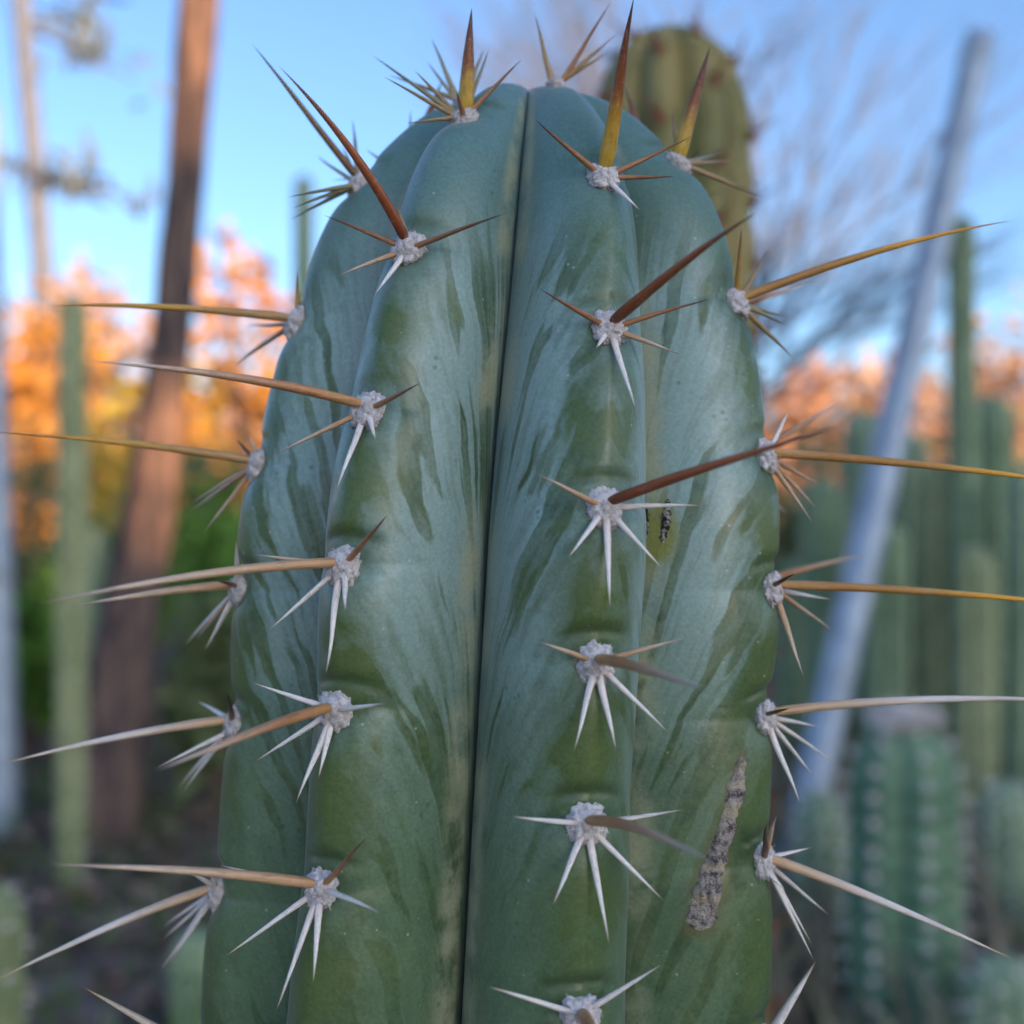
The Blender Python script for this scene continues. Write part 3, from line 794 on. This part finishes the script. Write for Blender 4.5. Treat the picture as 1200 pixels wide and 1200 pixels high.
def add_areole(key, z, spines, idx):
    P, n, up = surf_frame(key, z)
    yng = sm(np.array(z), .055, .08)
    g = (1 - .12 * float(yng)) * (.72 if z > .086 else 1)
    wm = wool_mesh(n, up, idx * 1.37 + .5, .0034 * g * random.uniform(.93, 1.07), .0038 * g * (1 - .12 * float(yng)) * random.uniform(.95, 1.06), .0023 * g)
    ar = link('areole', wm, M_WOOL, cactus, P + n * .0006 - BASE)
    ref = lin_point(key, z) if key in 'LABR' else P
    for j, (x, y, zz, kind) in enumerate(spines):
        tip = ref + Vector((x, y, zz)) * .001 - (P + n * .0006)
        central = j == 0 and tip.length > .019
        dirn = tip.normalized(); tang = dirn - n * dirn.dot(n)
        if central: b0 = n * .0012 + tang * .0007 + up * .0008; r0 = .00112 if kind != 'yb' else .0015
        else: b0 = n * .0009 + tang.normalized() * .0019 * g; r0 = .00062 if tip.length > .012 else .00056
        bow = np.array((0, 0, 1)) * (random.uniform(.008, .03) if central else random.uniform(-.01, .015))
        if abs(dirn.z) > .5: bow = bow * 0
        if key == 'A' and .04 < z < .06 and central: bow = np.array((.045, 0, .01))
        if kind == 'ob': r0 = .00092
        o = link('central_spine' if central else 'spine', spine_mesh(b0, tip, r0, central, bow), M_SP[kind], ar)
    return ar


for i, (k, z, sp) in enumerate(AREOLES): add_areole(k, z, sp, i)
for i, (k, z) in enumerate(BACK):
    P, n, up = surf_frame(k, z); side = up.cross(n); sp = []
    cl = (n * random.uniform(.8, 1) + up * random.uniform(.0, .35) + side * random.uniform(-.25, .25)).normalized() * random.uniform(30, 44)
    if k == 'K': cl = cl * .3
    if z > .07: cl = (n * .55 + up * .9).normalized() * 23
    sp.append((*cl, 'yb' if z > .07 else 'br'))
    for j in range(6):
        a = R_(-150 + 60 * j + random.uniform(-12, 12)); v = (side * math.sin(a) + up * math.cos(a) + n * .45).normalized() * random.uniform(12, 18); sp.append((*v, 'oy' if z > .04 else 'w'))
    add_areole(k, z, sp, 40 + i)

# the rest of the stem, down to the soil: wool and spines together
V, Q = [], []
for (k, z) in LOWER:
    P, n, up = surf_frame(k, z); side = up.cross(n); P = P - BASE
    for j in range(7):
        a = R_(-150 + 50 * j + random.uniform(-12, 12)); v = (side * math.sin(a) + up * math.cos(a) + n * .4).normalized() * random.uniform(.012, .019)
        if j == 6: v = (n + side * random.uniform(-.3, .3)) .normalized() * .045
        v_, q_ = tube_arrays([P + n * .001, P + n * .001 + v * .5, P + n * .001 + v], [.0009 if j == 6 else .0006, .0006 if j == 6 else .0004, .00004], 5, len(V)); V += v_; Q += q_
    b = len(V); rot = np.array([tuple(side), tuple(up), tuple(n)])
    v_, q_ = tube_arrays([P - n * .001, P + n * .0010, P + n * .0022], [.0034, .0031, .0012], 9, len(V)); V += v_; Q += q_
o = link('lower_spines', tri_mesh('lower_spines', np.array(V), np.array(Q), True), M_WOOL, cactus); o['kind'] = 'stuff'

# ---- corky scar on the right-hand rib, and a small blister by the furrow
t = N('corky_scar')
ob = t.obj(); c1, c2, c3 = t.noise(ob, 700, 4, .7), t.noise(ob, 260, 2), t.noise(ob, 2200, 3, .7)
mp = t.n('Mapping', i_0=ob); mp.inputs['Scale'].default_value = (40, 40, 230)
band = t.noise(mp.outputs[0], 1.0, 2)
c = t.mix(t.ss(c1, .38, .60), (.10, .088, .085), (.44, .39, .36))
c = t.mix(t.ss(c3, .50, .66, 0, .7), c, (.48, .44, .40))
c = t.mix(t.ss(band, .50, .60, 0, .8), c, (.58, .48, .36))
M_SCAR = t.finish(c, .95, t.math('ADD', c1, t.math('MULTIPLY', c3, .6)), .0012, 1.0, .1)


def scar(name, path, mat, hgt, mat_seed):
    """path: (height, u, half width in u) along rib R; a rough raised crust"""
    n_, m_ = 90, 19
    k = ORDER.index('R'); kk = np.linspace(0, len(path) - 1, n_); pa = np.array(path); V = []
    zz, uu, ww = (np.interp(kk, range(len(path)), pa[:, j]) for j in range(3))
    for i in range(n_):
        e = min(1, (i / 6), ((n_ - 1 - i) / 6)) ** .5
        wob_ = 1 + .45 * mnoise.noise(Vector((i * .16, mat_seed, 0))) + .2 * mnoise.noise(Vector((i * .6, mat_seed, 3)))
        q = np.linspace(-1, 1, m_); u = uu[i] + .25 * ww[i] * mnoise.noise(Vector((i * .3, mat_seed + 5, 0))) + q * ww[i] * e * wob_; s = np.full(m_, s_of_z(zz[i]))
        P, _, _ = rib_surface(k, u, s); P2, _, _ = rib_surface(k, u + .02, s); P3, _, _ = rib_surface(k, u, s + .001)
        nn = np.cross(P2 - P, P3 - P); nn /= np.linalg.norm(nn, axis=1)[:, None]
        for j in range(m_):
            h = hgt * (1 - abs(q[j]) ** 4) * (.35 + .9 * abs(mnoise.noise(Vector(P[j]) * 520)) + .5 * abs(mnoise.noise(Vector(P[j]) * 1300))) * (.7 + .6 * (mnoise.noise(Vector((0, 0, P[j][2] * 330))) > .1)) * e - .00015 * (abs(q[j]) > .95)
            V.append(P[j] + nn[j] * h - np.array(BASE))
    Q = [(i * m_ + j, i * m_ + j + 1, (i + 1) * m_ + j + 1, (i + 1) * m_ + j) for i in range(n_ - 1) for j in range(m_ - 1)]
    o = link(name, tri_mesh(name, np.array(V), np.array(Q), True), mat, cactus)
    return o


o = scar('scar', SCAR_PATH, M_SCAR, .0014, 1.0); o['label'] = 'corky grey-brown scar on the rib'
t = N('dark_pit')
f1 = t.noise(t.obj(), 900, 3)
M_PIT = t.finish(t.mix(t.ss(f1, .45, .6), (.02, .018, .02), (.30, .28, .26)), .9, f1, .0005, .8, .1)
for pth in PIT_PATHS: scar('pit', pth, M_PIT, .0007, 2.0)


# ------------------------------------------------------------------ other columnar cacti
def cactus_mat(name, a, b, scale=9, pale=(.25, .28, .16)):
    t = N(name)
    ob = t.obj(); f1, f2 = t.noise(ob, scale, 4), t.noise(ob, scale * 5, 4)
    c = t.mix(t.ss(f1, .35, .65), a, b)
    c = t.mix(t.ss(f2, .56, .7, 0, .35), c, pale)
    return t.finish(c, .55, f2, .002, .4, .35)


M_C1 = cactus_mat('column_green', (.15, .225, .12), (.22, .30, .17))
M_C2 = cactus_mat('column_grey_green', (.18, .26, .16), (.28, .36, .22))
M_C3 = cactus_mat('column_yellow_green', (.20, .235, .11), (.29, .32, .17))
M_C4 = cactus_mat('column_dark_green', (.085, .17, .105), (.14, .235, .14), 7, (.12, .18, .10))
M_OLIVE = cactus_mat('olive_skin', (.155, .15, .048), (.25, .205, .075), 22, (.32, .20, .11))
M_SPALE = two_tone('pale_spines', (.62, .53, .50), (.84, .78, .74), 30, .7, .001)
M_SRED = two_tone('red_brown_spines', (.16, .055, .03), (.30, .13, .06), 40, .6, .001)


def cluster_arrays(ln, rad, n_sp, wool, seed):
    rs = random.Random(seed); V, Q = [], []
    for j in range(n_sp):
        a = 2 * math.pi * j / n_sp + rs.uniform(-.2, .2); k = rs.uniform(.25, .8)
        d = Vector((math.cos(a), math.sin(a), k)).normalized() * ln * rs.uniform(.6, 1.1)
        if j == 0: d = Vector((rs.uniform(-.4, .4), rs.uniform(-.1, .5), 1)).normalized() * ln * 2.0
        v, q = tube_arrays([Vector((0, 0, 0)), d * .5, d], [rad, rad * .7, rad * .08], 4, len(V)); V += v; Q += q
    v, q = tube_arrays([Vector((0, 0, -wool * .3)), Vector((0, 0, wool * .25)), Vector((0, 0, wool * .5))], [wool, wool * .85, wool * .2], 7, len(V)); V += v; Q += q
    return np.array(V), np.array(Q)


def column(name, base, h, r, nrib, mat, label, group, smat, gap=.05, ln=.014, single=False, lean=(0, 0), depth=.25, wav=.05, rad=.0011, cap=None, seed=1):
    """a ribbed column: stem and, on every rib crest, spine clusters"""
    root = empty(name, base, label, 'cactus', group)
    m = nrib * 10; rows = 26 + max(64, int(h / gap * 7))
    hs = np.concatenate([np.linspace(-.03, h - r * 1.6, rows - 26), h - r * 1.6 + r * 1.6 * np.sin(np.linspace(0, math.pi / 2, 27))[1:]])
    V = []; off = seed * 1.7

    def prof(z): return r * (1 if z < h - r * 1.6 else max(.01, 1 - (max(0.0, z - h + r * 1.6) / (r * 1.6)) ** 2.4) ** .5) * (1 + .06 * math.sin(z * 3.1 + off)) * (.9 + .1 * min(1, z / .2 if z > 0 else 0))
    for z in hs:
        for i in range(m):
            a = 2 * math.pi * i / m + off; u = ((i / 10) % 1) * 2 - 1
            q = prof(z) * (1 - depth * (1 - abs(u)) ** 0 * (1 - abs(abs(u) - 0) ** 0 * 1) - depth * (abs(u) ** 2.0))
            q *= 1 + wav * math.sin(z / gap * 2 * math.pi) * (1 - abs(u))
            zz = max(z, 0)
            V.append((math.cos(a) * q + lean[0] * zz, math.sin(a) * q + lean[1] * zz, z))
    nr_ = len(hs)
    Q = [(j * m + i, j * m + (i + 1) % m, (j + 1) * m + (i + 1) % m, (j + 1) * m + i) for j in range(nr_ - 1) for i in range(m)]
    link('stem', tri_mesh('stem', np.array(V), np.array(Q), True), mat, root)
    cv, cq = cluster_arrays(ln, rad, 8, ln * .32, seed); cme = None
    AV, AQ, nb = [], [], 0
    k = 0
    z = h - r * .25
    while z > .08:
        for rib in range(nrib):
            a = 2 * math.pi * (rib + .5) / nrib + off; zz = z - (rib % 2) * gap * .4 + random.uniform(-.12, .12) * gap
            q = prof(zz); d = Vector((math.cos(a), math.sin(a), .9 if zz > h - r * .8 else .1)).normalized()
            P = Vector((math.cos(a) * q * 1.01 + lean[0] * zz, math.sin(a) * q * 1.01 + lean[1] * zz, zz))
            facing = d.y < .35
            rot = Vector((0, 0, 1)).rotation_difference(d)
            if single and facing:
                if cme is None:
                    cme = tri_mesh('spine_cluster', cv, cq, True); cme.materials.append(smat)
                o = link('spine_cluster', cme, None, root, P); o.rotation_euler = rot.to_euler()
            else:
                Mx = np.array(rot.to_matrix()); AV.append(cv @ Mx.T + np.array(P)); AQ.append(cq + nb); nb += len(cv)
        z -= gap
        if single and z < h - single: single = False
    if AV:
        o = link('spines', tri_mesh('spines', np.concatenate(AV), np.concatenate(AQ), True), smat, root); o['kind'] = 'stuff'
    return root


# the olive cactus just behind
d = .60
top, low = at(783, 34, d), at(797, 600, d)
ln_ = ((top.x - low.x) / (top.z - low.z), 0)
column('columnar_cactus', (low.x - ln_[0] * CAM_Z, d, 0), top.z, .0395, 9, M_OLIVE, 'olive brown ribbed cactus with rounded top close behind the big stem', None, M_SRED, gap=.034, ln=.010, single=.36, lean=ln_, depth=.30, wav=.02, rad=.0008, seed=2)

G1 = 'slim columnar cacti by the leaning pipe'
CL = [  # px, top py, px width, depth, mat, label, lean
    (1126, 252, 34, 4.3, M_C1, 'tallest slim green cactus column leaning close to the pipe', -.01),
    (1163, 463, 56, 4.7, M_C1, 'stout green cactus column with rounded top right of the tallest slim one', 0),
    (1012, 482, 46, 5.0, M_C2, 'grey-green cactus column crossed by the leaning pipe', .01),
    (962, 560, 50, 4.7, M_C1, 'green cactus column between the pipe and the big stem', -.01),
    (1064, 505, 48, 5.2, M_C2, 'grey-green cactus column right behind the pipe', .01),
    (1100, 540, 52, 4.4, M_C3, 'yellow-green cactus column below the tallest slim one', 0),
    (1204, 545, 52, 4.1, M_C2, 'grey-green cactus column right of the stout rounded one', .01),
    (1035, 610, 54, 4.2, M_C1, 'short green cactus column in front of the grey-green ones', -.01),
    (1140, 640, 48, 3.9, M_C3, 'short yellow-green cactus column in front of the stout one', 0),
    (930, 655, 42, 5.1, M_C1, 'low green cactus column half hidden by the big stem', 0),
    (1250, 500, 55, 4.6, M_C1, 'green cactus column at the end of the group', 0),
    (86, 346, 34, 3.7, M_C3, 'slim yellow-green cactus column left of the leaning trunk', .004),
    (108, 620, 44, 4.4, M_C2, 'low grey-green cactus column behind the slim yellow-green one', 0),
    (356, 205, 24, 5.2, M_C1, 'very slim green cactus column rising beside the big stem', 0),
]
for i, (px, ty, w, d, m, lab, le) in enumerate(CL):
    p = at(px, ty, d)
    column('columnar_cactus', (p.x - le * p.z, d, 0), p.z, w / F * d / 2, 7, m, lab, G1 if px > 900 else 'slim columnar cacti', M_SPALE, gap=.07, ln=.010, lean=(le, 0), seed=i + 3, depth=.3, rad=.0012)

G2 = 'low spiny cacti on the ground'
LC = [  # px, top py, width px, depth, mat, ribs
    (1060, 838, 122, 2.5, M_C4, 7, 'stout dark green cactus with a woolly pale crown', 3.4),
    (962, 925, 60, 3.0, M_C2, 8, 'small dark green spiny cactus at the foot of the pipe', 3.0),
    (1180, 915, 62, 3.1, M_C2, 8, 'mid green spiny cactus right of the stout pale-crowned one', 3.0),
    (1175, 1120, 90, 2.2, M_C2, 10, 'low grey-green spiny cactus in front of the mid green one', 2.4),
    (-8, 1035, 75, 1.15, M_C3, 8, 'smooth yellow-green cactus stump in front of the pole', 1.2),
    (228, 1090, 60, 2.6, M_C1, 8, 'small green cactus on the soil left of the big stem', 1.4),
]
for i, (px, ty, w, d, m, nr_, lab, sl) in enumerate(LC):
    p = at(px, ty, d); rr = w / F * d / 2
    root = column('low_cactus', (p.x, d, 0), p.z, rr, nr_, m, lab, G2, M_SPALE, gap=.055, ln=.0085 * sl / 1.6, single=.34, seed=i + 30, depth=.22, rad=.0019 * sl / 1.5)
    if i == 0:
        bl = [(Vector((math.cos(a) * rr * .35, math.sin(a) * rr * .35, p.z - .005)), (rr * .35, rr * .35, .02)) for a in np.linspace(0, 6.28, 8)[:-1]]
        leaf_cloud('crown_wool', bl, 900, .012, M_SPALE, root, 'stuff', aspect=4)

# ------------------------------------------------------------------ the leaning pipe and the pole
t = N('galvanised_pipe')
ob = t.obj(); f1, f2 = t.noise(ob, 9, 4), t.noise(ob, 60, 3)
c = t.mix(t.ss(f1, .3, .7), (.24, .30, .39), (.36, .43, .52))
c = t.mix(t.ss(t.noise(ob, 3.5, 5, .7), .52, .66, 0, .55), c, (.20, .19, .19))
M_PIPE = t.finish(c, .45, f2, .0008, .3, .5, Metallic=.15)


def pipe(name, p0, p1, r0, r1, label, ring=True):
    root = empty(name, p0, label, 'pipe' if ring else 'pole')
    ax = (p1 - p0); n_ = 24
    pts = [ax * (i / 24) for i in range(25)] + [ax, ax * .999, ax * .97]
    rad = [r0 + (r1 - r0) * i / 24 for i in range(25)] + [r1 * .93, r1 * .88, r1 * .88]
    pts[25] = ax * 1.0005
    V, Q = tube_arrays(pts, rad, 28)
    link('tube', tri_mesh('tube', np.array(V), np.array(Q), True), M_PIPE, root)
    V, Q = tube_arrays([ax * .962, ax * .963, ax * .985, ax * .986], [r1 * 1.0, r1 * 1.06, r1 * 1.06, r1 * 1.0], 28)
    if ring: link('collar', tri_mesh('collar', np.array(V), np.array(Q), True), M_PIPE, root)
    return root


p0 = at(921, 1045, 3.65); p0.z = -.05
pipe('leaning_pipe', p0, at(1148, 44, 4.3), .058, .054, 'grey-blue galvanised pipe leaning up against the sky behind the big stem')
p0 = at(4, 975, 4.3); p0.z = -.05
pipe('leaning_pole', p0, at(-16, 120, 4.5), .068, .04, 'pale blue-grey pole left of the slim yellow-green cactus', False)

# ------------------------------------------------------------------ litter, grass and twigs on the soil
def scatter(name, n, region, size, mat, label, cat, hz=(.0, .03), aspect=2.2, upright=False):
    x = rng.uniform(region[0], region[1], n); y = rng.uniform(region[2], region[3], n)
    z = np.array([ground_h(a, b) for a, b in zip(x, y)]) + rng.uniform(hz[0], hz[1], n)
    P = np.stack([x, y, z], 1); s = (size * rng.uniform(.5, 1.4, n))[:, None]
    if upright:
        w = rng.normal(size=(n, 3)); w[:, 2] = 0; w /= np.linalg.norm(w, axis=1)[:, None]
        lean_ = rng.normal(0, .35, (n, 3)); lean_[:, 2] = 1
        T = P + lean_ * s; mid_ = P + lean_ * s * .5 + np.array([0, 0, .1]) * s
        Vv = np.stack([P - w * s * .04, P + w * s * .04, mid_ + w * s * .03, T, mid_ - w * s * .03], 1).reshape(-1, 3); k = 5
    else:
        a = rng.normal(size=(n, 3)); a[:, 2] *= .35; a /= np.linalg.norm(a, axis=1)[:, None]
        b = np.cross(a, np.array([0, 0, 1.]) + rng.normal(0, .35, (n, 3))); b /= np.linalg.norm(b, axis=1)[:, None]
        a, b = a * s * aspect * .5, b * s * .5
        Vv = np.stack([P - a, P - b, P + a, P + b], 1).reshape(-1, 3); k = 4
    o = link(name, tri_mesh(name, Vv, np.arange(k * n).reshape(n, k)), mat)
    return tag(o, label, cat, kind='stuff')


M_DRY = leaf_mat('dry_grass', [(.22, .18, .13), (.36, .31, .23), (.30, .33, .20)], 3, .3)
M_LITTER = leaf_mat('dry_leaves', [(.10, .065, .05), (.26, .17, .13), (.46, .35, .29)], 9, .1)
M_GRASS = leaf_mat('grass', [(.06, .13, .025), (.11, .21, .04), (.20, .28, .07)], 1.2, .3)
scatter('leaf_litter', 9000, (-3.2, 3.2, 1.2, 8), .045, M_LITTER, 'dry brown leaf litter covering the soil', 'leaf litter')
scatter('grass', 1100, (-2.4, -.35, 2.0, 5.5), .10, M_GRASS, 'green grass blades growing on the soil by the leaning trunk', 'grass', upright=True)
scatter('ground_cover', 2200, (.4, 3.2, 1.6, 6), .12, M_GRASS, 'green weeds between the low spiny cacti', 'weeds', upright=True)
scatter('dry_grass', 2600, (.5, 3.2, 2.0, 5.5), .24, M_DRY, 'pale dry grass tangled round the low cacti and the pipe', 'dry grass', upright=True)
for i, (px, py, d_, a, ln2) in enumerate(((130, 1120, 3.0, .5, .9), (60, 1080, 3.3, 2.4, .7), (190, 1010, 3.9, 1.2, .8), (975, 1150, 2.7, .9, .8), (1120, 1130, 2.7, 2.0, .7))):
    p = at(px, py, d_); root = None
    tb = Tubes(); u_v = Vector((math.cos(a), math.sin(a), 0)) * ln2
    tb.add([u_v * -.5, Vector((0, 0, .03)), u_v * .5 + Vector((0, 0, .05))], [.012, .010, .004], 7)
    tb.add([u_v * .1, u_v * .25 + Vector((.05, .12, .08))], [.006, .002], 5)
    o = tb.build('fallen_stick', M_BARK); o.location = (p.x, p.y, ground_h(p.x, p.y) + .012)
    tag(o, ['fallen stick on the litter in front of the leaning trunk', 'fallen stick on the litter beside the yellow-green stump', 'fallen stick lying at the foot of the leaning trunk', 'fallen stick on the litter below the leaning pipe', 'fallen stick between the low grey-green cacti'][i], 'stick', 'fallen sticks')
